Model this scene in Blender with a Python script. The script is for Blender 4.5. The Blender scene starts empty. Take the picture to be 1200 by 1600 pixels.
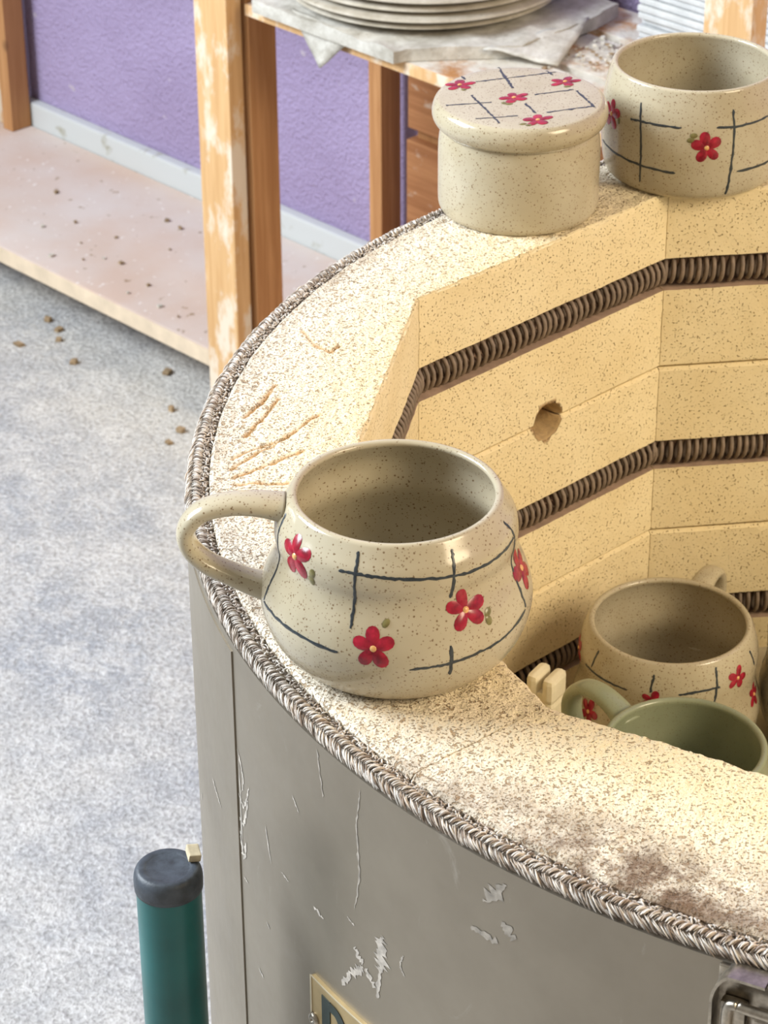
import bpy, math, random
import numpy as np
from mathutils import Matrix, Vector

random.seed(4)
rng = np.random.default_rng(4)
PI = math.pi
SC = bpy.context.scene
COL = SC.collection
T = 0.72                      # height of the kiln's brick rim above the floor

# ------------------------------------------------------------------ camera
RIGHT = Vector((0.98735359, 0.15844527, -0.00528923))
UP = Vector((-0.07651198, 0.50547523, 0.85944209))
FWD = Vector((-0.13884811, 0.84816855, -0.51120575))
CAM_POS = Vector((-0.11852, -1.03586, 0.56918 + T))
cd = bpy.data.cameras.new('camera')
cam = bpy.data.objects.new('camera', cd)
COL.objects.link(cam)
m = Matrix.Identity(4)
for i in range(3):
    m[i][0], m[i][1], m[i][2], m[i][3] = RIGHT[i], UP[i], -FWD[i], CAM_POS[i]
cam.matrix_world = m
cd.sensor_fit = 'VERTICAL'
cd.sensor_height = 36.0
cd.lens = 4123.9 / 1600 * 36.0
cd.clip_start = 0.02
cd.dof.use_dof = True
cd.dof.focus_distance = 1.08
cd.dof.aperture_fstop = 46
SC.camera = cam

# ------------------------------------------------------------------ world, lamps, exposure
wd = bpy.data.worlds.new('world')
SC.world = wd
wd.use_nodes = True
wd.node_tree.nodes['Background'].inputs[0].default_value = (1.0, 0.91, 0.77, 1)
wd.node_tree.nodes['Background'].inputs[1].default_value = 0.34


def area(name, loc, target, size, size_y, power, color):
    l = bpy.data.lights.new(name, 'AREA')
    l.shape = 'RECTANGLE'
    l.size, l.size_y, l.energy, l.color = size, size_y, power, color
    o = bpy.data.objects.new(name, l)
    COL.objects.link(o)
    o.location = loc
    o.rotation_euler = (Vector(target) - Vector(loc)).to_track_quat('-Z', 'Y').to_euler()
    return o


area('window_daylight', (-2.20, 0.02, T + 1.20), (-0.25, 0.0, T), 1.25, 1.05, 132, (0.84, 0.92, 1.0))
area('warm_window', (1.95, -0.80, T + 1.45), (-0.1, 0.1, T - 0.1), 1.3, 1.1, 84, (1.0, 0.83, 0.57))

SC.view_settings.view_transform = 'Standard'
SC.view_settings.look = 'None'
SC.view_settings.gamma = 1.0
SC.view_settings.use_curve_mapping = False
SC.view_settings.exposure = 0.0


# ------------------------------------------------------------------ helpers
def mesh_from(name, verts, faces, mats, smooth=True, mat_idx=None):
    me = bpy.data.meshes.new(name)
    verts = np.asarray(verts, dtype=np.float64)
    me.from_pydata(verts.tolist(), [], faces if isinstance(faces, list) else faces.tolist())
    for mm in (mats if isinstance(mats, (list, tuple)) else [mats]):
        me.materials.append(mm)
    if mat_idx is not None:
        me.polygons.foreach_set('material_index', np.asarray(mat_idx, dtype=np.int32))
    me.polygons.foreach_set('use_smooth', np.full(len(me.polygons), smooth))
    me.update()
    return me


def link(name, me, parent=None, loc=None, kind=None):
    o = bpy.data.objects.new(name, me)
    COL.objects.link(o)
    if parent is not None:
        o.parent = parent
    if loc is not None:
        o.location = loc
    if kind:
        o['kind'] = kind
    return o


def thing(name, label, cat, loc, group=None):
    o = bpy.data.objects.new(name, None)
    o.empty_display_size = 0.03
    COL.objects.link(o)
    o.location = loc
    tag(o, label, cat, group)
    return o


def tag(o, label, cat, group=None):
    o['label'] = label
    o['category'] = cat
    if group:
        o['group'] = group


class MB:
    """collects pieces into one mesh"""
    def __init__(self):
        self.v, self.f, self.mi, self.n = [], [], [], 0

    def add(self, v, f, mi=0):
        v = np.asarray(v, float)
        self.v.append(v)
        self.f += [tuple(int(i) + self.n for i in q) for q in f]
        self.mi += [mi] * len(f)
        self.n += len(v)

    def mesh(self, name, mats, smooth=True):
        return mesh_from(name, np.concatenate(self.v), self.f, mats, smooth, self.mi)


def hash3(i, j, k, s):
    h = (i * 374761393 + j * 668265263 + k * 2147483647 + s * 1274126177) & 0xFFFFFFFF
    h = ((h ^ (h >> 13)) * 1274126177) & 0xFFFFFFFF
    h = ((h ^ (h >> 15)) * 2246822519) & 0xFFFFFFFF
    return ((h ^ (h >> 16)) & 0xFFFF) / 65535.0


def vnoise(P, scale, seed=0):
    """value noise in -1..1 for an (n,3) array"""
    p = np.asarray(P) * scale + 1000.0
    i = np.floor(p).astype(np.int64)
    f = p - i
    f = f * f * (3 - 2 * f)
    r = 0
    for dx in (0, 1):
        for dy in (0, 1):
            for dz in (0, 1):
                w = (f[:, 0] if dx else 1 - f[:, 0]) * (f[:, 1] if dy else 1 - f[:, 1]) * (f[:, 2] if dz else 1 - f[:, 2])
                r = r + w * hash3(i[:, 0] + dx, i[:, 1] + dy, i[:, 2] + dz, seed)
    return r * 2 - 1


def grid_faces(n, mm, closed_u=False, closed_v=False):
    """n rows by mm columns, index = row*mm+col"""
    a = np.arange(n if closed_u else n - 1)
    b = np.arange(mm if closed_v else mm - 1)
    A, B = np.meshgrid(a, b, indexing='ij')
    A, B = A.ravel(), B.ravel()
    A1, B1 = (A + 1) % n, (B + 1) % mm
    return np.stack([A * mm + B, A * mm + B1, A1 * mm + B1, A1 * mm + B], 1)


def cr(pts, n=6):
    P = np.array(pts, float)
    out = []
    for i in range(len(P) - 1):
        p0, p1, p2, p3 = P[max(i - 1, 0)], P[i], P[i + 1], P[min(i + 2, len(P) - 1)]
        for t in np.arange(n) / n:
            out.append(.5 * ((2 * p1) + (-p0 + p2) * t + (2 * p0 - 5 * p1 + 4 * p2 - p3) * t * t + (-p0 + 3 * p1 - 3 * p2 + p3) * t ** 3))
    out.append(P[-1])
    return np.array(out)


def lathe(profile, seg=112, wob=0.0, seed=0):
    """closed of revolution; profile from the bottom centre outward, up, over and down to the inner bottom centre"""
    pr = np.asarray(profile, float)
    th = np.arange(seg) / seg * 2 * PI
    wobble = 1 + wob * np.sin(2 * th + seed) if wob else np.ones(seg)
    v = np.stack([np.outer(pr[:, 0], np.cos(th) * wobble), np.outer(pr[:, 0], np.sin(th) * wobble),
                  np.repeat(pr[:, 1][:, None], seg, 1)], 2).reshape(-1, 3)
    f = grid_faces(len(pr), seg, False, True).tolist()
    n = len(v)
    v = np.vstack([v, [[0, 0, pr[0, 1]], [0, 0, pr[-1, 1]]]])
    for i in range(seg):
        j = (i + 1) % seg
        f.append([n, j, i])
        base = (len(pr) - 1) * seg
        f.append([n + 1, base + i, base + j])
    nq = (len(pr) - 1) * seg
    f = [list(q) for q in f[:nq]] + [list(q) for q in f[nq:]]
    return v, f


def tube(path, ra, rb=None, sides=16, cap=True, upv=(0, 0, 1), radii=None, closed=False):
    """sweep an ellipse (ra across, rb along the bend) on a path"""
    P = np.asarray(path, float)
    rb = rb or ra
    n = len(P)
    if closed:
        tg = np.roll(P, -1, 0) - np.roll(P, 1, 0)
    else:
        tg = np.gradient(P, axis=0)
    tg /= np.linalg.norm(tg, axis=1)[:, None]
    upv = np.asarray(upv, float)
    a = np.cross(tg, upv)
    a /= np.linalg.norm(a, axis=1)[:, None] + 1e-12
    b = np.cross(a, tg)
    ph = np.arange(sides) / sides * 2 * PI
    R = np.ones(n) if radii is None else np.asarray(radii)
    v = P[:, None, :] + R[:, None, None] * (ra * np.cos(ph)[None, :, None] * a[:, None, :] + rb * np.sin(ph)[None, :, None] * b[:, None, :])
    v = v.reshape(-1, 3)
    f = grid_faces(n, sides, closed, True).tolist()
    if cap and not closed:
        f.append(list(range(sides))[::-1])
        f.append([(n - 1) * sides + i for i in range(sides)])
    return v, f


def box(cx, cy, cz, sx, sy, sz, bev=0.0, M=None):
    """box with chamfered edges (24 vertices) or plain"""
    hx, hy, hz = sx / 2, sy / 2, sz / 2
    if bev <= 0:
        v = np.array([[x, y, z] for x in (-hx, hx) for y in (-hy, hy) for z in (-hz, hz)])
        f = [(0, 1, 3, 2), (4, 6, 7, 5), (0, 4, 5, 1), (2, 3, 7, 6), (0, 2, 6, 4), (1, 5, 7, 3)]
    else:
        import bmesh
        bm = bmesh.new()
        bmesh.ops.create_cube(bm, size=1.0)
        for q in bm.verts:
            q.co = Vector((q.co.x * sx, q.co.y * sy, q.co.z * sz))
        bmesh.ops.bevel(bm, geom=bm.edges[:], offset=bev, segments=2, affect='EDGES', profile=0.6)
        bm.verts.index_update()
        v = np.array([q.co[:] for q in bm.verts])
        f = [[q.index for q in p.verts] for p in bm.faces]
        bm.free()
    v = v + np.array([cx, cy, cz])
    if M is not None:
        v = v @ np.asarray(M).T
    return v, f


# ------------------------------------------------------------------ materials
class NT:
    def __init__(self, name):
        self.m = bpy.data.materials.new(name)
        self.m.use_nodes = True
        self.t = self.m.node_tree
        self.b = self.t.nodes['Principled BSDF']
        self.tc = self.t.nodes.new('ShaderNodeTexCoord')

    def n(self, typ, **kw):
        nd = self.t.nodes.new(typ)
        for k, v in kw.items():
            setattr(nd, k, v)
        return nd

    def l(self, a, b):
        self.t.links.new(a, b)

    def noise(self, scale, detail=4, rough=0.55, coord='Object', mscale=None, dist=0.0):
        nd = self.n('ShaderNodeTexNoise')
        nd.inputs['Scale'].default_value = scale
        nd.inputs['Detail'].default_value = detail
        nd.inputs['Roughness'].default_value = rough
        nd.inputs['Distortion'].default_value = dist
        src = self.tc.outputs[coord]
        if mscale:
            mp = self.n('ShaderNodeMapping')
            mp.inputs['Scale'].default_value = mscale
            self.l(src, mp.inputs[0])
            src = mp.outputs[0]
        self.l(src, nd.inputs['Vector'])
        return nd.outputs['Fac']

    def voro(self, scale, coord='Object', feature='F1', randomness=1.0):
        nd = self.n('ShaderNodeTexVoronoi', feature=feature)
        nd.inputs['Scale'].default_value = scale
        nd.inputs['Randomness'].default_value = randomness
        self.l(self.tc.outputs[coord], nd.inputs['Vector'])
        return nd

    def ramp(self, fac, stops, interp='LINEAR'):
        nd = self.n('ShaderNodeValToRGB')
        nd.color_ramp.interpolation = interp
        el = nd.color_ramp.elements
        while len(el) < len(stops):
            el.new(0.5)
        for e, (p, c) in zip(el, stops):
            e.position = p
            e.color = (c, c, c, 1) if isinstance(c, (int, float)) else (*c, 1)
        self.l(fac, nd.inputs[0])
        return nd.outputs[0]

    def mix(self, fac, a, b, blend='MIX'):
        nd = self.n('ShaderNodeMix', data_type='RGBA', blend_type=blend)
        for s, v in ((nd.inputs[0], fac), (nd.inputs[6], a), (nd.inputs[7], b)):
            if isinstance(v, (int, float)):
                s.default_value = v
            elif isinstance(v, tuple):
                s.default_value = (*v, 1)
            else:
                self.l(v, s)
        return nd.outputs[2]

    def math(self, op, a, b=0.0, clamp=False):
        nd = self.n('ShaderNodeMath', operation=op, use_clamp=clamp)
        for s, v in ((nd.inputs[0], a), (nd.inputs[1], b)):
            if isinstance(v, (int, float)):
                s.default_value = v
            else:
                self.l(v, s)
        return nd.outputs[0]

    def bump(self, h, strength=0.4, dist=0.001, prev=None):
        nd = self.n('ShaderNodeBump')
        nd.inputs['Strength'].default_value = strength
        nd.inputs['Distance'].default_value = dist
        self.l(h, nd.inputs['Height'])
        if prev is not None:
            self.l(prev, nd.inputs['Normal'])
        self.l(nd.outputs[0], self.b.inputs['Normal'])
        return nd.outputs[0]

    def set(self, color=None, rough=None, metal=None, spec=None, coat=None):
        for k, v in (('Base Color', color), ('Roughness', rough), ('Metallic', metal), ('Specular IOR Level', spec), ('Coat Weight', coat)):
            if v is None:
                continue
            s = self.b.inputs[k]
            if isinstance(v, tuple):
                s.default_value = (*v, 1)
            elif isinstance(v, (int, float)):
                s.default_value = v
            else:
                self.l(v, s)
        return self.m


def mat_brick():
    t = NT('insulating_firebrick')
    at = t.n('ShaderNodeAttribute', attribute_name='wear')
    sep = t.n('ShaderNodeSeparateColor')
    t.l(at.outputs['Color'], sep.inputs[0])
    tan, grime, top = sep.outputs[0], sep.outputs[1], sep.outputs[2]
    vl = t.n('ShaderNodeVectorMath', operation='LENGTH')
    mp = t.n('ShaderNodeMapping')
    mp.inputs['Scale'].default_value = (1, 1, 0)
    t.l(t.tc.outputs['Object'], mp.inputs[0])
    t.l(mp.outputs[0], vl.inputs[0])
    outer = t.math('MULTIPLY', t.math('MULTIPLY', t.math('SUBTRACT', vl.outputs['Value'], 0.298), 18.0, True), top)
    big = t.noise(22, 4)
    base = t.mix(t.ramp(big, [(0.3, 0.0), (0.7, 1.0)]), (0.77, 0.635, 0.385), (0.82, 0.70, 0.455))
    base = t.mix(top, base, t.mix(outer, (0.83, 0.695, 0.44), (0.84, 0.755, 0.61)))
    # open pores: where a fine noise dips below a threshold; deeper and denser on the worn rim
    fine = t.noise(900, 3, 0.5)
    thr = t.math('ADD', t.math('ADD', t.math('MULTIPLY', top, 0.030), 0.370), t.math('MULTIPLY', outer, 0.03))
    pit = t.math('MULTIPLY', t.math('SUBTRACT', thr, fine), 15.0, True)
    mid = t.noise(480, 1, 0.5)
    pit2 = t.math('MULTIPLY', t.math('SUBTRACT', t.math('ADD', t.math('ADD', t.math('MULTIPLY', top, 0.055), 0.272), t.math('MULTIPLY', outer, 0.045)), mid), 18.0, True)
    pit = t.math('MAXIMUM', pit, pit2)
    base = t.mix(t.math('MULTIPLY', pit, 0.74), base, t.mix(top, (0.43, 0.28, 0.12), (0.35, 0.215, 0.10)))
    base = t.mix(t.math('MULTIPLY', tan, 0.9), base, (0.50, 0.27, 0.09))
    gn = t.ramp(t.noise(70, 6, 0.75), [(0.34, 0.0), (0.57, 1.0)])
    base = t.mix(t.math('MULTIPLY', grime, gn), base, (0.20, 0.135, 0.09))
    t.set(base, 0.92, spec=0.12)
    lump = t.noise(420, 4, 0.65)
    h = t.math('SUBTRACT', t.math('MULTIPLY', lump, t.math('ADD', t.math('MULTIPLY', top, 1.1), 0.25)), pit)
    t.bump(h, 1.0, 0.0013)
    return t.m


def mat_simple(name, color, rough=0.6, var=0.12, scale=60, bump=0.0, bscale=400, metal=0.0, spec=None, bdist=0.0006):
    t = NT(name)
    n = t.noise(scale, 4)
    dark = tuple(c * (1 - var) for c in color)
    light = tuple(min(1, c * (1 + var)) for c in color)
    t.set(t.mix(t.ramp(n, [(0.3, 0.0), (0.7, 1.0)]), dark, light), rough, metal, spec)
    if bump:
        t.bump(t.noise(bscale, 4, 0.6), bump, bdist)
    return t.m


def mat_glaze(name, c1, c2, speck=1.0, rough=0.16):
    t = NT(name)
    base = t.mix(t.ramp(t.noise(30, 3), [(0.35, 0.0), (0.68, 1.0)]), c1, c2)
    for sc, r, gate, k in ((430, 0.21, 0.30, 0.85), (210, 0.12, 0.45, 0.95), (800, 0.26, 0.35, 0.65)):
        v = t.voro(sc)
        s = t.n('ShaderNodeSeparateColor')
        t.l(v.outputs['Color'], s.inputs[0])
        g = t.math('GREATER_THAN', s.outputs[0], gate)
        d = t.math('MULTIPLY', t.math('SUBTRACT', r, v.outputs['Distance']), 14.0, True)
        base = t.mix(t.math('MULTIPLY', t.math('MULTIPLY', d, g), k * speck), base, (0.17, 0.105, 0.05))
    t.set(base, rough, spec=0.5)
    t.bump(t.noise(70, 3), 0.06, 0.0015)
    return t.m


def mat_wood(name, light, dark, paint=0.0, axis='z', rough=0.65):
    t = NT(name)
    sc = {'z': (1, 1, 0.05), 'x': (0.05, 1, 1)}[axis]
    g = t.noise(150, 4, 0.6, mscale=sc, dist=0.8)
    g2 = t.noise(38, 3, 0.5, mscale=sc, dist=1.5)
    base = t.mix(t.ramp(g, [(0.35, 0.0), (0.65, 1.0)]), dark, light)
    base = t.mix(t.math('MULTIPLY', t.ramp(g2, [(0.42, 0.0), (0.6, 1.0)]), 0.45), base, dark)
    k = t.voro(9)
    kd = t.math('MULTIPLY', t.math('SUBTRACT', 0.10, k.outputs['Distance']), 18.0, True)
    base = t.mix(t.math('MULTIPLY', kd, 0.75), base, (0.13, 0.06, 0.03))
    if paint:
        p = t.noise(30, 5, 0.65, mscale={'z': (1, 1, 0.45), 'x': (0.45, 1, 1)}[axis])
        base = t.mix(t.ramp(p, [(0.62 - paint * 0.2, 0.0), (0.72 - paint * 0.2, 0.8)]), base, (0.76, 0.68, 0.56))
    t.set(base, rough, spec=0.25)
    t.bump(g, 0.15, 0.0008)
    return t.m


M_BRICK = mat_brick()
M_GROOVE = mat_simple('scorched_groove', (0.40, 0.275, 0.20), 0.9, 0.2, 120, 0.4)
M_HOLE = mat_simple('peephole_brick', (0.46, 0.32, 0.16), 0.95, 0.25, 200, 0.6)
M_COIL = mat_simple('oxidised_wire', (0.215, 0.160, 0.120), 0.55, 0.25, 200, 0.3, 900, spec=0.4)
M_GLAZE = mat_glaze('speckled_oatmeal_glaze', (0.42, 0.36, 0.245), (0.485, 0.43, 0.315))
M_GLAZE_B = mat_glaze('sage_glaze', (0.255, 0.285, 0.185), (0.31, 0.335, 0.225), 0.35, 0.22)
M_LINE = mat_simple('blue_black_underglaze', (0.030, 0.038, 0.045), 0.30, 0.4, 900)
M_PETAL = mat_simple('red_underglaze', (0.29, 0.010, 0.028), 0.22, 0.5, 260)
M_EYE = mat_simple('yellow_underglaze', (0.66, 0.36, 0.14), 0.25, 0.2, 600)
M_LEAF = mat_simple('olive_underglaze', (0.17, 0.15, 0.055), 0.28, 0.3, 600)
M_ROPE = mat_simple('woven_fibre_rope', (0.47, 0.40, 0.335), 0.75, 0.4, 130)
M_ROPE_D = mat_simple('dark_rope_fibre', (0.23, 0.175, 0.135), 0.8, 0.4, 200)
M_ROPE_L = mat_simple('silvery_rope_fibre', (0.60, 0.555, 0.50), 0.5, 0.25, 200)
M_GRIT = mat_simple('grey_cement_grit', (0.22, 0.175, 0.135), 0.9, 0.6, 700, 1.0, 700, bdist=0.0015)
M_WOOD = mat_wood('pine', (0.55, 0.29, 0.125), (0.41, 0.195, 0.075))
M_WOOD_P = mat_wood('paint_spattered_pine', (0.70, 0.45, 0.225), (0.58, 0.34, 0.15), 0.62)
M_WOOD_D = mat_wood('reddish_pine', (0.50, 0.235, 0.10), (0.36, 0.15, 0.06), 0.05, 'x')
M_SCREW = mat_simple('worn_steel', (0.42, 0.38, 0.32), 0.35, 0.3, 300, metal=1.0)


def mat_shelf_top():
    t = NT('dusty_board')
    n = t.noise(6, 4, 0.6)
    base = t.mix(t.ramp(n, [(0.35, 0.0), (0.65, 1.0)]), (0.60, 0.455, 0.37), (0.64, 0.56, 0.51))
    sp = t.ramp(t.noise(75, 3, 0.6), [(0.67, 0.0), (0.71, 1.0)])
    base = t.mix(t.math('MULTIPLY', sp, 0.7), base, (0.25, 0.155, 0.07))
    sp2 = t.ramp(t.noise(130, 2, 0.5, mscale=(1.1, 0.9, 1)), [(0.68, 0.0), (0.72, 1.0)])
    base = t.mix(t.math('MULTIPLY', sp2, 0.8), base, (0.80, 0.76, 0.72))
    t.set(base, 0.8, spec=0.2)
    t.bump(t.noise(220, 4), 0.2, 0.001)
    return t.m


def mat_slat_dust():
    t = NT('plaster_dusted_slat')
    g = t.noise(90, 4, 0.6, mscale=(0.05, 1, 1))
    base = t.mix(g, (0.30, 0.13, 0.05), (0.58, 0.30, 0.12))
    d = t.ramp(t.noise(17, 6, 0.68), [(0.36, 0.0), (0.52, 1.0)])
    base = t.mix(d, base, t.mix(t.noise(60, 4), (0.42, 0.36, 0.27), (0.80, 0.77, 0.71)))
    t.set(base, 0.9, spec=0.15)
    t.bump(t.noise(160, 5, 0.7), 0.7, 0.003)
    return t.m


def mat_plaster(name, c1, c2, bscale=140, b=0.6):
    t = NT(name)
    base = t.mix(t.ramp(t.noise(35, 6, 0.7), [(0.38, 0.0), (0.66, 1.0)]), c1, c2)
    sp = t.ramp(t.noise(160, 3, 0.6), [(0.66, 0.0), (0.72, 1.0)])
    base = t.mix(t.math('MULTIPLY', sp, 0.6), base, (0.30, 0.26, 0.21))
    t.set(base, 0.9, spec=0.15)
    t.bump(t.noise(bscale, 5, 0.65), b, 0.0022)
    return t.m


M_BOARD = mat_shelf_top()
M_SLAT = mat_slat_dust()
M_PLASTER = mat_plaster('plaster_crust', (0.40, 0.37, 0.315), (0.66, 0.635, 0.575))
M_BAT = mat_plaster('plaster_bat', (0.40, 0.355, 0.28), (0.57, 0.525, 0.45), 60, 0.3)
M_TILE = mat_plaster('white_slab', (0.50, 0.51, 0.51), (0.64, 0.65, 0.65), 60, 0.4)
M_CRUMB = mat_simple('dry_clay_crumb', (0.30, 0.21, 0.12), 0.95, 0.4, 200, 0.5)
M_CRUMB_W = mat_simple('plaster_crumb', (0.58, 0.535, 0.455), 0.95, 0.35, 200, 0.5)


def mat_floor():
    t = NT('trowelled_concrete')
    big = t.noise(2.6, 5, 0.65)
    base = t.mix(t.ramp(big, [(0.38, 0.0), (0.60, 1.0)]), (0.375, 0.39, 0.42), (0.63, 0.60, 0.55))
    mid = t.ramp(t.noise(24, 6, 0.75, dist=0.6), [(0.46, 0.0), (0.62, 1.0)])
    base = t.mix(t.math('MULTIPLY', mid, 0.55), base, (0.77, 0.745, 0.70))
    fine = t.noise(210, 4, 0.72)
    base = t.mix(t.math('MULTIPLY', t.ramp(fine, [(0.38, 1.0), (0.50, 0.0)]), 0.62), base, (0.27, 0.26, 0.245))
    base = t.mix(t.math('MULTIPLY', t.ramp(fine, [(0.53, 0.0), (0.62, 1.0)]), 0.5), base, (0.78, 0.77, 0.75))
    bl = t.ramp(t.noise(8, 4, 0.6), [(0.66, 0.0), (0.70, 1.0)])
    base = t.mix(t.math('MULTIPLY', bl, 0.6), base, (0.84, 0.83, 0.79))
    t.set(base, 0.85, spec=0.2)
    hh = t.math('ADD', fine, t.noise(55, 4, 0.6))
    t.bump(hh, 0.8, 0.005)
    return t.m


def mat_wall():
    t = NT('purple_stucco')
    n = t.noise(5, 5, 0.6)
    base = t.mix(t.ramp(n, [(0.35, 0.0), (0.65, 1.0)]), (0.37, 0.295, 0.47), (0.45, 0.37, 0.575))
    d = t.ramp(t.noise(38, 3, 0.5), [(0.70, 0.0), (0.74, 1.0)])
    base = t.mix(t.math('MULTIPLY', d, 0.7), base, (0.62, 0.55, 0.58))
    t.set(base, 0.75, spec=0.25)
    t.bump(t.noise(250, 3, 0.6), 1.0, 0.005)
    return t.m


def mat_base():
    t = NT('scuffed_white_paint')
    base = t.mix(t.ramp(t.noise(24, 4, 0.6), [(0.60, 0.0), (0.68, 1.0)]), (0.56, 0.58, 0.57), (0.38, 0.37, 0.30))
    t.set(base, 0.5)
    t.bump(t.noise(90, 3), 0.2, 0.001)
    return t.m


def mat_jacket():
    t = NT('stainless_jacket')
    n = t.noise(9, 5, 0.65)
    base = t.mix(t.ramp(n, [(0.3, 0.0), (0.7, 1.0)]), (0.275, 0.24, 0.19), (0.345, 0.305, 0.245))
    sm = t.ramp(t.noise(34, 6, 0.75, mscale=(1, 1, 0.5), dist=1.2), [(0.63, 0.0), (0.75, 1.0)])
    base = t.mix(t.math('MULTIPLY', sm, 0.30), base, (0.60, 0.56, 0.50))
    t.set(base, t.ramp(t.noise(24, 4, 0.7), [(0.3, 0.42), (0.7, 0.56)]), 0.78)
    t.bump(t.noise(14, 3), 0.05, 0.004)
    return t.m


M_FLOOR, M_WALL, M_BASE, M_JACKET = mat_floor(), mat_wall(), mat_base(), mat_jacket()
M_SMEAR = mat_simple('dried_slip_smear', (0.42, 0.38, 0.33), 0.8, 0.35, 300)
M_SMEAR2 = mat_simple('faint_slip_smear', (0.33, 0.295, 0.25), 0.8, 0.3, 300)
M_PLATE = mat_simple('brass_plate', (0.50, 0.38, 0.20), 0.45, 0.1, 120, metal=0.6)
M_PLATE_T = mat_simple('black_green_enamel', (0.028, 0.042, 0.038), 0.35, 0.2, 200)
M_PLATE_W = mat_simple('pale_edge', (0.55, 0.48, 0.34), 0.45, 0.1, 200)
M_TEAL = mat_simple('teal_paint', (0.002, 0.105, 0.105), 0.3, 0.2, 30)
M_CAP = mat_simple('black_rubber', (0.045, 0.055, 0.07), 0.5, 0.4, 180, 0.3, 500)
M_TAB = mat_simple('tan_wood_chip', (0.58, 0.49, 0.33), 0.8, 0.2, 200)
M_KSHELF = mat_simple('kiln_washed_shelf', (0.62, 0.56, 0.42), 0.9, 0.12, 60, 0.4, 300)
M_PROP = mat_simple('cordierite_prop', (0.76, 0.69, 0.50), 0.85, 0.08, 80, 0.3, 500)

# ------------------------------------------------------------------ setting: floor, wall, baseboard
U = np.array([.804, -.595, 0.0])          # along the shelf, towards the kiln
W = np.array([.595, .804, 0.0])           # into the wall
DEG_U = math.atan2(U[1], U[0])


def uw(u, d, z):
    return U * u + W * d + np.array([0, 0, z])


def uw_box(u0, u1, d0, d1, z0, z1, bev=0.0):
    """box axis-aligned in the shelf's frame, in local (u, d, z) about its centre; returns (v, f, centre)"""
    v, f = box(0, 0, 0, u1 - u0, d1 - d0, z1 - z0, bev)
    return v, f, uw((u0 + u1) / 2, (d0 + d1) / 2, (z0 + z1) / 2)


def uw_obj(name, u0, u1, d0, d1, z0, z1, mat, parent=None, bev=0.0012, kind=None, rot=0.0):
    v, f, c = uw_box(u0, u1, d0, d1, z0, z1, bev)
    o = link(name, mesh_from(name, v, f, mat, False), None, None, kind)
    if parent is not None:
        o.parent = parent
        pl = np.array(parent.location)
        a = -parent.rotation_euler.z
        d = c - pl
        o.location = (d[0] * math.cos(a) - d[1] * math.sin(a), d[0] * math.sin(a) + d[1] * math.cos(a), d[2])
        o.rotation_euler = (0, rot, DEG_U - parent.rotation_euler.z)
    else:
        o.location = c
        o.rotation_euler = (0, rot, DEG_U)
    return o


fl = link('floor', mesh_from('floor', *box(0, 0, -0.05, 12, 12, 0.1), M_FLOOR, False), kind='structure')
uw_obj('wall_back', -5, 3.2, 0.876, 1.0, 0.0, 2.7, M_WALL, None, 0, 'structure')
uw_obj('baseboard_back', -5, 3.2, 0.862, 0.876, 0.0, T - 0.621, M_BASE, None, 0.003, 'structure')

# ------------------------------------------------------------------ kiln
KO = np.array([-0.00902, 0.01251])
RI = 0.29675
PH = 3.42743
RB = 0.3600                   # outside of the brick ring
RJ = 0.3700                   # steel jacket
kiln = thing('kiln', 'large round electric kiln with cream firebrick lining and steel jacket', 'kiln', (0, 0, 0))


def vtx(k):
    a = PH - k * PI / 5
    return np.array([KO[0] + RI * math.cos(a), KO[1] + RI * math.sin(a)])


SCRATCH = [[(-0.3448, -0.0655), (-0.33, -0.0403), (-0.3153, -0.0107)], [(-0.3457, -0.056), (-0.3311, -0.0387)],
           [(-0.3483, -0.0187), (-0.3435, -0.0045), (-0.3405, 0.0147)], [(-0.3447, -0.0361), (-0.34, -0.0193), (-0.3367, 0.0014)],
           [(-0.3422, -0.0725), (-0.3169, -0.0453)], [(-0.3401, -0.0783), (-0.3179, -0.0732)],
           [(-0.3385, 0.0695), (-0.33, 0.0553), (-0.321, 0.0493), (-0.3184, 0.057)]]


def seg_dist(P, line):
    best = np.full(len(P), 9.0)
    for (a, b) in zip(line[:-1], line[1:]):
        a, b = np.array(a), np.array(b)
        d = b - a
        t = np.clip(((P - a) @ d) / (d @ d), 0, 1)
        best = np.minimum(best, np.linalg.norm(P - a - t[:, None] * d, axis=1))
    return best


ROW_H = 0.1047
GROOVES = {0: (0.0385, 0.0575), 1: (0.0455, 0.0635), 2: (0.0455, 0.0640)}


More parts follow.
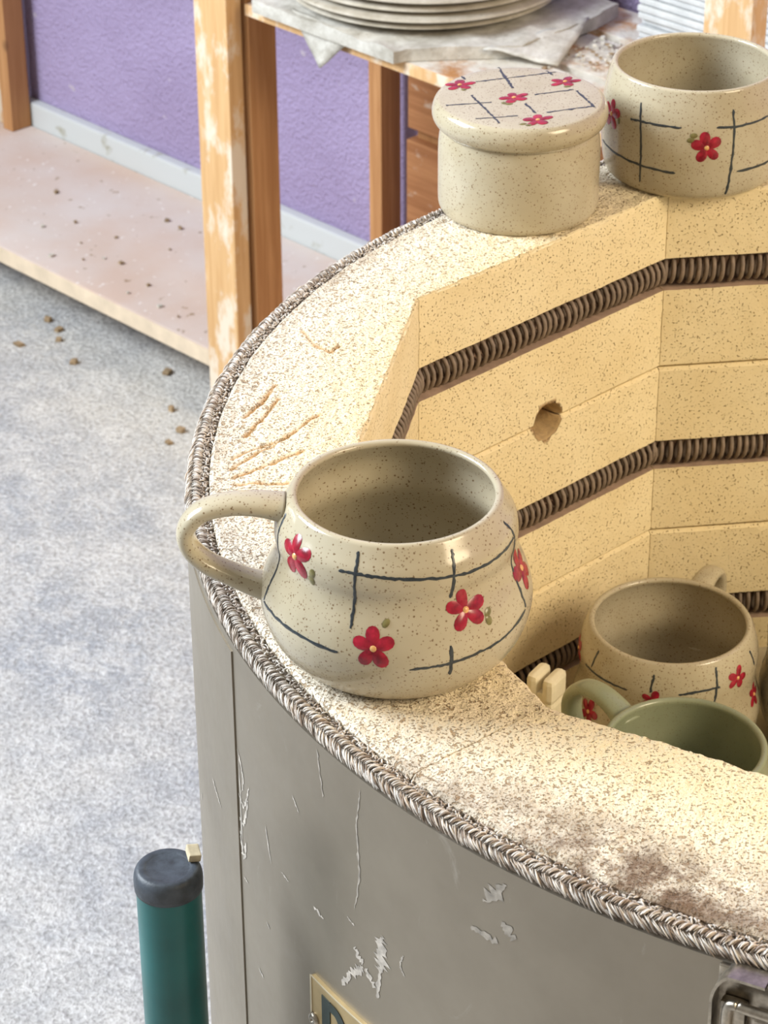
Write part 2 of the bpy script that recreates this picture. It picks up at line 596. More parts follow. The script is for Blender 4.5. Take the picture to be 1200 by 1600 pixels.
def brick_mesh(k, row):
    big = row == 0
    seen = k in (0, 1, 2)
    nt = 150 if big else (70 if seen else 24)
    ztop = -row * ROW_H - (0.0004 if row else 0.0)
    zbot = -(row + 1) * ROW_H + 0.0004
    g0, g1 = GROOVES[row]
    gd = 0.0145
    prof = []                  # (kind, e, z): e metres in from the face, or fraction of the ring's width

    def run(a, b, n, end=False):
        for i in range(n + (1 if end else 0)):
            t = i / n
            prof.append((a[0] + (b[0] - a[0]) * t, a[1] + (b[1] - a[1]) * t, a[2] + (b[2] - a[2]) * t))
    nf = 12 if (big or seen) else 3
    c = 0.0012 if row == 0 else 0.0018
    # (fraction, metres, z): position = fraction*width + metres
    run((1, 0, zbot), (0, 0.002, zbot), 3)
    run((0, 0.002, zbot), (0, 0, zbot + 0.0014), 2)
    run((0, 0, zbot + 0.0014), (0, 0, ztop - g1), nf)
    run((0, 0, ztop - g1), (0, gd, ztop - g1 + 0.0012), 3)
    run((0, gd, ztop - g1 + 0.0012), (0, gd, ztop - g0), 3)
    run((0, gd, ztop - g0), (0, 0, ztop - g0), 3)
    run((0, 0, ztop - g0), (0, 0, ztop - c), nf)
    run((0, 0, ztop - c), (0, c, ztop), 2)
    if row == 0:
        n_top = 64 if big else 10
        run((0, c, ztop), (1, -0.0015, ztop), n_top)
        run((1, -0.0015, ztop), (1, 0, ztop - 0.0015), 1)
        run((1, 0, ztop - 0.0015), (1, 0, zbot), 2)
    else:
        run((0, c, ztop), (1, 0, ztop), 3)
        run((1, 0, ztop), (1, 0, zbot), 2)
    pr = np.array(prof)
    gap = 0.0012
    t = np.linspace(gap, 1 - gap, nt)
    A, B = vtx(k), vtx(k + 1)
    P = A + (B - A) * t[:, None]
    D = P / np.linalg.norm(P, axis=1)[:, None]
    n_in = np.array([A[1] - B[1], B[0] - A[0]])
    n_in /= np.linalg.norm(n_in)
    if n_in @ A < 0:
        n_in = -n_in            # outward normal of the face
    dirv = D
    # width until the outer circle along dirv
    b = (P * dirv).sum(1)
    wid = -b + np.sqrt(b * b - ((P * P).sum(1) - RB * RB))
    e = pr[:, 0][None, :] * wid[:, None] + pr[:, 1][None, :]
    X = P[:, None, :] + dirv[:, None, :] * e[:, :, None]
    Z = np.repeat(pr[:, 2][None, :], nt, 0)
    V = np.concatenate([X, Z[:, :, None]], 2).reshape(-1, 3)
    E, TT = e.ravel(), np.repeat(t, len(pr))
    wear = np.zeros((len(V), 4), np.float32)
    wear[:, 3] = 1
    # relief ----------------------------------------------------------------
    if big or seen:
        n1 = vnoise(V, 260, 1) * 0.00022 + vnoise(V, 60, 2) * 0.0003
        face = E < 0.0005
        V[face, :2] += n1[face][:, None] * n_in
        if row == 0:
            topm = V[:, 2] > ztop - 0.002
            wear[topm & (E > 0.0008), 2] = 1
            rr = np.hypot(V[:, 0], V[:, 1])
            th = np.degrees(np.arctan2(V[:, 1], V[:, 0]))
            V[topm, 2] += (vnoise(V[topm], 330, 3) * 0.00045 + vnoise(V[topm], 120, 5) * 0.0005)
            for L in SCRATCH:
                d = seg_dist(V[:, :2], L) + 0.0004 * vnoise(V, 400, 9)
                w = np.clip(1 - d / 0.0013, 0, 1) * topm
                V[:, 2] -= 0.0011 * w
                wear[:, 0] = np.maximum(wear[:, 0], np.clip(1.35 - d / 0.0010, 0, 1) * topm)
            # chipped inner arris
            ch = np.clip(vnoise(V, 150, 11) - 0.15, 0, 1) * 0.0009 + np.clip(vnoise(V, 420, 12), 0, 1) * 0.0007
            near = topm & (E < 0.0045)
            wgt = np.clip(1 - E / 0.0045, 0, 1) * near
            V[:, 2] -= ch * wgt
            edge = np.clip(1 - (ztop - V[:, 2]) / 0.0035, 0, 1) * (E < 0.0025)
            V[:, :2] += (dirv.repeat(len(pr), 0)) * (ch * edge)[:, None]
            # grime along the outer edge
            g = np.clip((rr - 0.318) / 0.03, 0, 1) * np.clip(1 - np.abs(th + 114) / 20, 0, 1)
            g = np.maximum(g, 0.30 * np.clip((rr - 0.345) / 0.012, 0, 1) * ((th > 140) | (th < -150)))
            g = np.maximum(g, 0.55 * np.clip((rr - 0.325) / 0.03, 0, 1) * np.clip(1 - np.abs(th + 128) / 14, 0, 1))
            wear[:, 1] = np.clip(g * 1.15, 0, 1) * topm
    F = grid_faces(nt, len(pr), False, True)
    faces = F.tolist()
    mi = np.zeros(len(F), np.int32)
    col = F[:, 0] % len(pr)
    zc = V[F].mean(1)[:, 2]
    ec = E[F].mean(1)
    mi[(ec > 0.0012) & (ec < gd + 0.002) & (zc < ztop - g0 + 0.0004) & (zc > ztop - g1 - 0.0004)] = 1
    M = len(pr)
    faces.append(list(range(M))[::-1])
    faces.append([(nt - 1) * M + i for i in range(M)])
    mi = np.concatenate([mi, [0, 0]])
    faces = [q[::-1] for q in faces]
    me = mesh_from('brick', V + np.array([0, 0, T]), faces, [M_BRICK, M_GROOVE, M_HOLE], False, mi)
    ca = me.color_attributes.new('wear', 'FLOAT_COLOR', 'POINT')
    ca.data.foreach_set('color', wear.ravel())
    sm = np.ones(len(me.polygons), bool)
    me.polygons.foreach_set('use_smooth', sm)
    me.set_sharp_from_angle(angle=math.radians(38))
    return me


bricks = {}
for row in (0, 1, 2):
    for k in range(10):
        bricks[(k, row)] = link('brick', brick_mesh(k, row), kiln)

# peephole bored through the joint of two bricks
A1, B1 = vtx(1), vtx(2)
nin = np.array([-(B1 - A1)[1], (B1 - A1)[0]])
nin /= np.linalg.norm(nin)
if nin @ A1 < 0:
    nin = -nin
pc = np.array([-0.2307, 0.1873])
hp = []
for e, r in ((-0.004, .0112), (0.002, .0104), (0.004, .0092), (0.02, .0086), (0.046, .0080)):
    for i in range(28):
        a = i / 28 * 2 * PI
        r2 = r * (1 + 0.035 * math.sin(3 * a + 1) + 0.03 * math.sin(7 * a + e * 300))
        tv = (B1 - A1) / np.linalg.norm(B1 - A1)
        q = pc + nin * e + tv * r2 * math.cos(a)
        hp.append((q[0], q[1], T - 0.1042 + r2 * math.sin(a)))
hf = grid_faces(5, 28, False, True).tolist() + [list(range(28))[::-1], [4 * 28 + i for i in range(28)]]
import bmesh
cut = link('cutter', mesh_from('cutter', hp, hf, [M_HOLE], True))
bm = bmesh.new()
bm.from_mesh(cut.data)
bmesh.ops.recalc_face_normals(bm, faces=bm.faces)
bm.to_mesh(cut.data)
bm.free()
for row in (0, 1):
    o = bricks[(1, row)]
    bm = bmesh.new()
    bm.from_mesh(o.data)
    bmesh.ops.recalc_face_normals(bm, faces=bm.faces)
    bm.to_mesh(o.data)
    bm.free()
    md = o.modifiers.new('b', 'BOOLEAN')
    md.object = cut
    md.operation = 'DIFFERENCE'
    md.solver = 'EXACT'
    try:
        md.material_mode = 'TRANSFER'
    except Exception:
        pass
    dg = bpy.context.evaluated_depsgraph_get()
    nm = bpy.data.meshes.new_from_object(o.evaluated_get(dg))
    o.modifiers.clear()
    o.data = nm
bpy.data.objects.remove(cut)

# heating coils lying in the grooves
def coil(zc, seed):
    R0, wire, pitch = 0.0075, 0.00128, 0.00470
    pts = []
    e = 0.0070
    sp = 14
    phase = 0.0
    for k in range(10):
        A, B = vtx(k), vtx(k + 1)
        dA, dB = A / np.linalg.norm(A), B / np.linalg.norm(B)
        A, B = A + dA * e, B + dB * e
        L = np.linalg.norm(B - A)
        n = int(round(L / pitch))
        tv = (B - A) / L
        out = np.array([-tv[1], tv[0]])
        if out @ A < 0:
            out = -out
        s = np.arange(n * sp) / (n * sp)
        wv = 0.0008 * np.sin(s * 17 + seed + k) + 0.0005 * np.sin(s * 41 + k * 2)
        ang = 2 * PI * n * s
        base = A + (B - A) * s[:, None] + tv * wv[:, None]
        rad = R0 * (1 + 0.03 * np.sin(s * 53 + k))
        tilt = 0.0016 * np.sin(ang)
        xy = base + out * (rad * np.cos(ang))[:, None] + tv * tilt[:, None]
        z = zc + rad * np.sin(ang) + 0.0004 * np.sin(s * 29 + seed)
        pts.append(np.concatenate([xy, z[:, None]], 1))
    P = np.concatenate(pts)
    tg = np.roll(P, -1, 0) - np.roll(P, 1, 0)
    tg /= np.linalg.norm(tg, axis=1)[:, None]
    c2 = np.array([*KO, 0])
    ax = np.stack([-(P - c2)[:, 1], (P - c2)[:, 0], 0 * P[:, 0]], 1)
    ax /= np.linalg.norm(ax, axis=1)[:, None]
    a = np.cross(tg, ax)
    a /= np.linalg.norm(a, axis=1)[:, None]
    b = np.cross(a, tg)
    ph = np.arange(6) / 6 * 2 * PI
    v = P[:, None] + wire * (np.cos(ph)[None, :, None] * a[:, None] + np.sin(ph)[None, :, None] * b[:, None])
    return v.reshape(-1, 3), grid_faces(len(P), 6, True, True).tolist()


for row in (0, 1, 2):
    g0, g1 = GROOVES[row]
    v, f = coil(T - row * ROW_H - (g0 + g1) / 2, row * 2.1)
    link('heating_coil', mesh_from('heating_coil', v, f, M_COIL, True), kiln)

# floor of the firing chamber
ZF = T - 0.295
v = [(*(vtx(k) * 1.03), ZF) for k in range(10)] + [(*(vtx(k) * 1.03), ZF - 0.06) for k in range(10)]
f = [list(range(10))[::-1], list(range(10, 20))] + [[i, (i + 1) % 10, 10 + (i + 1) % 10, 10 + i] for i in range(10)]
link('chamber_floor', mesh_from('chamber_floor', v, f, M_KSHELF, False), kiln)

# steel jacket: a thin rolled sheet with a lapped seam and a hem
ZJ = T - 0.0068
prj = [(RJ - 0.0016, 0.012), (RJ, 0.012), (RJ, ZJ), (RJ - 0.0016, ZJ), (RJ - 0.0016, 0.012)]
seg = 256
th = np.arange(seg) / seg * 2 * PI
pj = np.array(prj)
v = np.stack([np.outer(pj[:, 0], np.cos(th)), np.outer(pj[:, 0], np.sin(th)), np.repeat(pj[:, 1][:, None], seg, 1)], 2).reshape(-1, 3)
jacket = link('jacket', mesh_from('jacket', v, grid_faces(len(pj), seg, False, True).tolist(), M_JACKET, True), kiln)
jacket.data.set_sharp_from_angle(angle=math.radians(35))
# lapped seam
sv, sf = [], []
a0, a1 = math.radians(-149.3), math.radians(-180)
n = 24
for i in range(n + 1):
    a = a0 + (a1 - a0) * i / n
    for (r, z) in ((RJ - .0002, 0.014), (RJ + 0.0007, 0.014), (RJ + 0.0007, ZJ - 0.004), (RJ - .0002, ZJ - 0.004)):
        aa = a - (0.0 if i else 0.0)
        sv.append((r * math.cos(aa), r * math.sin(aa), z))
link('seam_overlap', mesh_from('seam_overlap', sv, grid_faces(n + 1, 4, False, True).tolist() + [[0, 1, 2, 3], [n * 4 + 3, n * 4 + 2, n * 4 + 1, n * 4]], M_JACKET, False), jacket)
# steel foot ring carrying the kiln on the floor
v, f = lathe([(RJ - 0.03, 0.0), (RJ - 0.004, 0.0), (RJ - 0.004, 0.013), (RJ - 0.03, 0.013)], 96)
link('foot_ring', mesh_from('foot_ring', v, f, M_SCREW, False), kiln)
# backing insulation between the bricks and the jacket
prb = np.array([(RB - 0.001, T - 0.31), (RJ - 0.0016, T - 0.31), (RJ - 0.0016, T - 0.0065), (RJ - 0.003, T - 0.0032), (RB + 0.003, T - 0.0022), (RB - 0.001, T - 0.003)])
th = np.arange(720) / 720 * 2 * PI
v = np.stack([np.outer(prb[:, 0], np.cos(th)), np.outer(prb[:, 0], np.sin(th)), np.repeat(prb[:, 1][:, None], 720, 1)], 2).reshape(-1, 3)
tp = v[:, 2] > T - 0.008
v[tp, 2] += vnoise(v[tp], 500, 4) * 0.0008
link('cement_collar', mesh_from('cement_collar', v, grid_faces(6, 720, True, True).tolist(), M_GRIT, True), kiln)


# braided rope lying on the rim: bundles of fibres in a fringe and a chevron row, one woven body
zz = np.array([0, 0, 1.0])
FIB_F = grid_faces(5, 4, False, True)


def fibres(mb, C0, A0, U0, L, w, bow):
    """many thin bowed fibres at once; arrays of centre, axis, up, length, half width, bow height"""
    A0 = A0 / np.linalg.norm(A0, axis=1)[:, None]
    S0 = np.cross(U0, A0)
    S0 /= np.linalg.norm(S0, axis=1)[:, None]
    U0 = np.cross(A0, S0)
    n = len(C0)
    V = np.zeros((n, 5, 4, 3))
    for i, (t, s) in enumerate(((-.5, .35), (-.27, .9), (0.0, 1.0), (.27, .9), (.5, .35))):
        c = C0 + A0 * (L * t)[:, None] + U0 * (bow * (1 - (2 * t) ** 2))[:, None]
        for j in range(4):
            a = j / 4 * 2 * PI + PI / 4
            V[:, i, j] = c + U0 * (w * s * math.sin(a))[:, None] + S0 * (w * s * math.cos(a))[:, None]
    mi = rng.choice(3, n, p=(0.22, 0.40, 0.38))
    F = (FIB_F[None] + (np.arange(n) * 20)[:, None, None]).reshape(-1, 4)
    mb.v.append(V.reshape(-1, 3))
    mb.f += (F + mb.n).tolist()
    mb.mi += np.repeat(mi, len(FIB_F)).tolist()
    mb.n += n * 20


rope = MB()


def rope_row(r, z, step, per, spread, fn):
    n = int(2 * PI * r / step)
    a = np.repeat(np.arange(n) / n * 2 * PI, per)
    k = np.tile(np.arange(per) - (per - 1) / 2, n)
    a = a + k * spread / r + rng.normal(0, 0.0006, len(a))
    er_ = np.stack([np.cos(a), np.sin(a), 0 * a], 1)
    et_ = np.stack([-np.sin(a), np.cos(a), 0 * a], 1)
    fn(er_, et_, k, len(a), r, z)


def row_fringe(e, t, k, n, r, z):
    ag = np.radians(38 + rng.normal(0, 7, n))[:, None]
    ax = t * np.cos(ag) + (e * 0.55 - zz * 0.84) * np.sin(ag)
    fibres(rope, e * (r + rng.normal(0, .0003, n))[:, None] + zz * (z + 0.0003 * np.abs(k) * -1 + rng.normal(0, .00025, n))[:, None], ax, e * 0.7 + zz * 0.7,
           rng.uniform(.0050, .0068, n), rng.uniform(.00026, .00042, n), rng.uniform(.0006, .0011, n))


def row_chevron(e, t, k, n, r, z):
    ag = np.radians(-62 + rng.normal(0, 6, n))[:, None]
    ax = t * np.cos(ag) + e * np.sin(ag)
    fibres(rope, e * (r + rng.normal(0, .0002, n))[:, None] + zz * (z - 0.00028 * k * k + rng.normal(0, .0001, n))[:, None], ax, e * 0.15 + zz,
           rng.uniform(.0038, .0046, n), rng.uniform(.00034, .00050, n), rng.uniform(.0008, .0012, n))


def row_loose(e, t, k, n, r, z):
    ag = rng.uniform(0, 2 * PI, n)[:, None]
    ax = t * np.cos(ag) + e * np.sin(ag) + zz * rng.normal(0, .25, n)[:, None]
    fibres(rope, e * (r + rng.uniform(-.0024, .0022, n))[:, None] + zz * (z + rng.normal(0, .0003, n))[:, None], ax, e * 0.02 + zz,
           rng.uniform(.0012, .0032, n), rng.uniform(.00022, .00045, n), rng.uniform(.0002, .0006, n))


rope_row(RJ - 0.0013, T - 0.0034, 0.0026, 5, 0.00048, row_fringe)
rope_row(RJ - 0.0044, T - 0.0013, 0.0029, 5, 0.00050, row_chevron)
rope_row(RB + 0.0028, T - 0.0018, 0.0010, 3, 0.0004, row_loose)
o = link('braided_rope', rope.mesh('braided_rope', [M_ROPE_D, M_ROPE, M_ROPE_L], True), kiln, kind='stuff')


# things on the jacket, in (degrees round, height) coordinates
def cyl_pt(a, z, r):
    a = math.radians(a)
    return (r * math.cos(a), r * math.sin(a), T + z)


def cyl_patch(mb, outline, r, mi=0, thick=0.0002):
    """fan polygon on the jacket"""
    c = np.mean(outline, 0)
    v = [cyl_pt(c[0], c[1], r + thick)] + [cyl_pt(a, z, r) for a, z in outline]
    n = len(outline)
    f = [(0, 1 + i, 1 + (i + 1) % n) for i in range(n)]
    mb.add(v, f, mi)


def cyl_streak(mb, pts, w, r, mi=0):
    pts = np.array(pts, float)
    pts[:, 0] *= math.radians(1) * r
    n = 12
    q = cr(pts, n)
    d = np.gradient(q, axis=0)
    d /= np.linalg.norm(d, axis=1)[:, None] + 1e-9
    nn = np.stack([-d[:, 1], d[:, 0]], 1)
    q = q + nn * (w * 0.35 * rng.normal(size=len(q)))[:, None]
    tt = np.linspace(0, 1, len(q))
    ww = 0.72 * w * (0.15 + np.sin(tt * PI) ** 0.6) * np.clip(1 + 0.45 * rng.normal(size=len(q)), 0.25, 2)
    L, R_ = q + nn * ww[:, None], q - nn * ww[:, None]
    v = []
    for a, b in zip(L, R_):
        v.append(cyl_pt(math.degrees(a[0] / r), a[1], r))
        v.append(cyl_pt(math.degrees(b[0] / r), b[1], r))
    mb.add(v, [(2 * i, 2 * i + 1, 2 * i + 3, 2 * i + 2) for i in range(len(q) - 1)], mi)


smear = MB()
STREAK = [([(-155.49, -0.1005), (-154.25, -0.1031), (-153.1, -0.1052)], .0008), ([(-149.12, -0.0573), (-148.2, -0.0677), (-148.6, -0.0768)], .0009),
          ([(-149.2, -0.0800), (-148.2, -0.0816), (-147.1, -0.0682)], .0011), ([(-149.2, -0.0920), (-148.4, -0.0919), (-147.4, -0.076)], .0011),
          ([(-149.2, -0.098), (-148.7, -0.1103), (-148.1, -0.1002)], .0016), ([(-148.9, -0.062), (-148.8, -0.105)], .0006), ([(-140.64, -0.0437), (-139.89, -0.0491)], .0006),
          ([(-144.6, -0.0757), (-143.91, -0.0919)], .0006), ([(-142.43, -0.0891), (-141.4, -0.0896)], .0005),
          ([(-138.38, -0.088), (-137.22, -0.0895)], .0007), ([(-160.97, -0.1347), (-161.6, -0.1405)], .0006),
          ([(-134.66, -0.0771), (-133.95, -0.0785)], .0005), ([(-146.59, -0.159), (-145.85, -0.1609)], .0007),
          ([(-144.95, -0.1264), (-144.47, -0.1282)], .0005), ([(-148.76, -0.1211), (-148.03, -0.121)], .0006),
          ([(-135.3, -0.1141), (-134.15, -0.1028), (-133.0, -0.0960)], .0019), ([(-132.9, -0.0950), (-131.9, -0.101)], .0016),
          ([(-131.2, -0.0725), (-131.3, -0.0820), (-131.6, -0.0905)], .0034), ([(-131.5, -0.088), (-131.85, -0.1050)], .0012),
          ([(-134.1, -0.0899), (-133.2, -0.0945)], .0018), ([(-129.4, -0.074), (-129.7, -0.080), (-129.3, -0.084)], .0005),
          ([(-124.1, -0.0400), (-122.1, -0.0405)], .0016), ([(-123.3, -0.0250), (-121.6, -0.0130)], .0022), ([(-121.9, -0.030), (-120.9, -0.0345)], .0020),
          ([(-133.2, -0.012), (-133.6, -0.030), (-133.4, -0.052), (-133.9, -0.07)], .0006), ([(-137.6, -0.010), (-137.0, -0.030)], .0006)]
for pts, w in STREAK:
    cyl_streak(smear, pts, w, RJ + (0.0009 if pts[0][0] < -149.3 else 0.00015), 1 if (pts[0][0] > -125 or len(pts) == 4 or pts[0][0] < -137 and w < .00065 and pts[0][1] > -.02) else 0)
link('plaster_smear', smear.mesh('plaster_smear', [M_SMEAR, M_SMEAR2], True), jacket, kind='stuff')

# brass name plate
RP = RJ + 0.0014
pl = MB()


def cyl_block(mb, a0, a1, z0, z1, r0, r1, n, mi, corner=0.0):
    vs = []
    for i in range(n + 1):
        a = a0 + (a1 - a0) * i / n
        d = min(i, n - i) / n * abs(math.radians(a1 - a0)) * r1
        cut_ = max(0, corner - d) if corner else 0
        for (r, z) in ((r0, z0 + cut_), (r1, z0 + cut_), (r1, z1 - cut_), (r0, z1 - cut_)):
            vs.append(cyl_pt(a, z, r))
    mb.add(vs, grid_faces(n + 1, 4, False, True)[:, ::-1].tolist() + [[0, 3, 2, 1][::-1], [n * 4 + 3, n * 4 + 2, n * 4 + 1, n * 4][::-1]], mi)


cyl_block(pl, -138.65, -123.0, -0.1640, -0.1225, RJ - 0.0002, RP, 60, 0, 0.0012)
plate = link('name_plate', pl.mesh('name_plate', [M_PLATE], False), kiln)
plate['label'] = 'small brass plate with one dark letter'
bd = MB()
for (z0, z1) in ((-0.1232, -0.1226),):
    cyl_block(bd, -138.5, -123.1, z0, z1, RP, RP + 0.0003, 50, 0)
cyl_block(bd, -138.62, -138.45, -0.1635, -0.1230, RP, RP + 0.0003, 2, 0)
link('plate_edge', bd.mesh('plate_edge', [M_PLATE_W], False), plate)
lt = MB()
cyl_block(lt, -137.25, -136.35, -0.1585, -0.1270, RP, RP + 0.0004, 4, 0)
out, inn = [], []
for i in range(17):
    a = PI / 2 - PI * i / 16
    out.append((-135.95 + 1.35 * math.cos(a), -0.1365 + 0.0095 * math.sin(a)))
    inn.append((-135.95 + 0.55 * math.cos(a), -0.1365 + 0.0048 * math.sin(a)))
out = [(-136.4, -0.1270)] + out + [(-136.4, -0.1460)]
inn = [(-136.4, -0.1317)] + inn + [(-136.4, -0.1413)]
vs = [cyl_pt(a, z, RP + 0.0004) for a, z in out] + [cyl_pt(a, z, RP + 0.0004) for a, z in inn]
n = len(out)
lt.add(vs, [(i, i + 1, n + i + 1, n + i) for i in range(n - 1)], 0)
link('letter', lt.mesh('letter', [M_PLATE_T], False), plate)
# screw at the plate's left end


def disc_on(mb, a, z, r0, rad, h, mi=0, hole=0.0, dz=0.0):
    c = np.array(cyl_pt(a, z, r0))
    er = np.array([math.cos(math.radians(a)), math.sin(math.radians(a)), 0])
    et = np.array([-er[1], er[0], 0])
    prof = [(rad, 0), (rad, h * .5), (rad * .85, h * .9), (rad * .6, h), (hole if hole else 0.0001, h)] + ([(hole, h * .3), (0.0001, h * .3)] if hole else [])
    n = 24
    vs = []
    for (q, hh) in prof:
        for i in range(n):
            t = i / n * 2 * PI
            vs.append(c + et * q * math.cos(t) + zz * q * math.sin(t) + er * hh)
    mb.add(vs, grid_faces(len(prof), n, False, True).tolist(), mi)


sc = MB()
disc_on(sc, -138.15, -0.1440, RP, 0.0030, 0.0018, 0, 0.0010)
link('screw', sc.mesh('screw', [M_SCREW], True), plate)

# draw latch near the rim
LA = -107.15
er = np.array([math.cos(math.radians(LA)), math.sin(math.radians(LA)), 0])
et = np.array([-er[1], er[0], 0])
LM = np.stack([et, er, zz], 1)          # local x along the rim, y outward, z up


def lpt(x, y, z):
    return er * RJ + np.array([0, 0, T + 0.0058]) + et * x + er * y + zz * z


def lbox(mb, x0, x1, y0, y1, z0, z1, bev, mi=0):
    v, f = box((x0 + x1) / 2, (y0 + y1) / 2, (z0 + z1) / 2, x1 - x0, y1 - y0, z1 - z0, bev)
    v = np.array([lpt(*q) for q in v])
    mb.add(v, f, mi)


latch = None
bk = MB()
lbox(bk, -0.0095, 0.040, 0.0004, 0.0022, -0.062, -0.0125, 0.0006)
latch = link('latch', bk.mesh('latch', [M_SCREW], False), kiln)
lp = MB()
# flange that wraps the top and left edge of the latch plate, with a notch in the top
path = [(-0.0100, 0.006, -0.062), (-0.0100, 0.006, -0.028), (-0.0098, 0.006, -0.021), (-0.0080, 0.006, -0.0155), (-0.0050, 0.006, -0.0118), (-0.001, 0.006, -0.0112), (0.0085, 0.006, -0.0112)]
q = cr(path, 5)
vs = []
for (x, y, z) in q:
    vs += [lpt(x, 0.0004, z), lpt(x, 0.0085, z)]
th_ = 0.0012
for (x, y, z) in q:
    cx_, cz_ = 0.012 - x, -0.04 - z
    L = math.hypot(cx_, cz_)
    vs += [lpt(x + cx_ / L * th_, 0.0004, z + cz_ / L * th_), lpt(x + cx_ / L * th_, 0.0085, z + cz_ / L * th_)]
n = len(q)
ff = []
for i in range(n - 1):
    a, b = 2 * i, 2 * n + 2 * i
    ff += [(a, a + 2, a + 3, a + 1), (b, b + 1, b + 3, b + 2), (a + 1, a + 3, b + 3, b + 1), (a, b, b + 2, a + 2)]
lp.add(vs, ff)
lbox(lp, 0.0155, 0.040, 0.0004, 0.0085, -0.0124, -0.0112, 0.0003)
lbox(lp, 0.0080, 0.0160, 0.0004, 0.0040, -0.0124, -0.0112, 0.0003)
link('flange', lp.mesh('flange', [M_SCREW], False), latch)
bl = MB()
v, f = tube([lpt(*p) for p in cr([(-0.0040, 0.0075, -0.064), (-0.0040, 0.0075, -0.034), (-0.0035, 0.0078, -0.0245), (-0.0005, 0.0082, -0.0225), (0.004, 0.0082, -0.0228), (0.040, 0.0082, -0.0236)], 6)], 0.0019, 0.0019, 14, True, er)
bl.add(v, f)
link('bail', bl.mesh('bail', [M_SCREW], True), latch)
hk = MB()
lbox(hk, -0.0072, 0.0022, 0.0022, 0.0068, -0.064, -0.0235, 0.0018)
link('hinge_lug', hk.mesh('hinge_lug', [M_SCREW], False), latch)
lv = MB()
lbox(lv, 0.0040, 0.040, 0.0022, 0.0060, -0.064, -0.0275, 0.0012)
link('lever', lv.mesh('lever', [M_SCREW], False), latch)


# ------------------------------------------------------------------ pottery
class Surf:
    """outer surface of a turned pot, for painting on: (angle, height) -> point and normal"""
    def __init__(self, outer):
        self.p = cr(outer)
        d = np.diff(self.p, axis=0)
        self.s = np.concatenate([[0], np.cumsum(np.linalg.norm(d, axis=1))])

    def at_s(self, th, s, off):
        r = np.interp(s, self.s, self.p[:, 0])
        z = np.interp(s, self.s, self.p[:, 1])
        e = 0.0006
        dr = np.interp(s + e, self.s, self.p[:, 0]) - np.interp(s - e, self.s, self.p[:, 0])
        dz = np.interp(s + e, self.s, self.p[:, 1]) - np.interp(s - e, self.s, self.p[:, 1])
        L = math.hypot(dr, dz) or 1
        nr, nz = dz / L, -dr / L
        r2 = r + nr * off
        return (r2 * math.cos(th), r2 * math.sin(th), z + nz * off)

    def s_of(self, z):
        return float(np.interp(z, self.p[:, 1], self.s))

    def local(self, thc, zc):
        sc_ = self.s_of(zc)
        rc = float(np.interp(sc_, self.s, self.p[:, 0]))
        return lambda a, b, off: self.at_s(thc + a / rc, sc_ + b, off)


def paint_line(S, pts, parent, w=0.00065):
    """pts in (degrees, mm)"""
    q = np.array([(math.radians(a), S.s_of(z / 1000)) for a, z in pts])
    rm = S.p[:, 0].mean()
    q[:, 0] *= rm
    q = cr(q, 8)
    d = np.gradient(q, axis=0)
    d /= np.linalg.norm(d, axis=1)[:, None] + 1e-12
    nn = np.stack([-d[:, 1], d[:, 0]], 1)
    ww = w * (1 + 0.18 * rng.normal(size=len(q)))
    ww[0] *= .5
    ww[-1] *= .5
    off = w * 0.2 * rng.normal(size=len(q))
    mb = MB()
    vs = []
    for i in range(len(q)):
        for sgn in (-1, 0, 1):
            p = q[i] + nn[i] * (sgn * ww[i] + off[i])
            vs.append(S.at_s(p[0] / rm, p[1], 0.00028 if sgn == 0 else 0.00010))
    mb.add(vs, grid_faces(len(q), 3)[:, ::-1].tolist())
    return link('painted_line', mb.mesh('painted_line', [M_LINE], True), parent)


def blob(mb, loc, cx, cy, ang, ln, wd2, off, mi, n=14, tip=0.0):
    """raised painted ellipse"""
    ca, sa = math.cos(ang), math.sin(ang)
    vs = [loc(cx, cy, off + 0.00022)]
    for fr, o2 in ((0.6, off + 0.00018), (1.0, off * 0.6)):
        for i in range(n):
            t = i / n * 2 * PI
            x = math.cos(t) * ln * fr
            y = math.sin(t) * wd2 * fr * (1 + tip * math.cos(t))
            vs.append(loc(cx + x * ca - y * sa, cy + x * sa + y * ca, o2))
    f = [(0, 1 + i, 1 + (i + 1) % n) for i in range(n)]
    f += [(1 + i, 1 + n + i, 1 + n + (i + 1) % n, 1 + (i + 1) % n) for i in range(n)]
    mb.add(vs, f, mi)


def paint_flower(loc, parent, R=0.008, rot=None, sx=1.0, leaf=None, eye=True):
    fl_ = bpy.data.objects.new('painted_flower', None)
    rot = rng.uniform(0, 1.2) if rot is None else rot
    mb = MB()
    for k in range(5):
        a = rot + PI / 2 + k * 2 * PI / 5 + rng.normal(0, 0.09)
        ln = R * rng.uniform(0.44, 0.54)
        d = R * 0.50
        blob(mb, loc, math.cos(a) * d * sx, math.sin(a) * d, a, ln, R * rng.uniform(.27, .33), 0.00025, 0, 14, 0.25)
    if eye:
        blob(mb, loc, 0, 0, 0, R * 0.15, R * 0.15, 0.0006, 1, 10)
    if leaf:
        for (lx, ly) in leaf:
            blob(mb, loc, lx, ly, rng.uniform(0, 3), 0.0019 * R / 0.008, 0.0013 * R / 0.008, 0.0002, 2, 10)
    o_ = link('painted_flower', mb.mesh('painted_flower', [M_PETAL, M_EYE, M_LEAF], True), parent)
    return o_


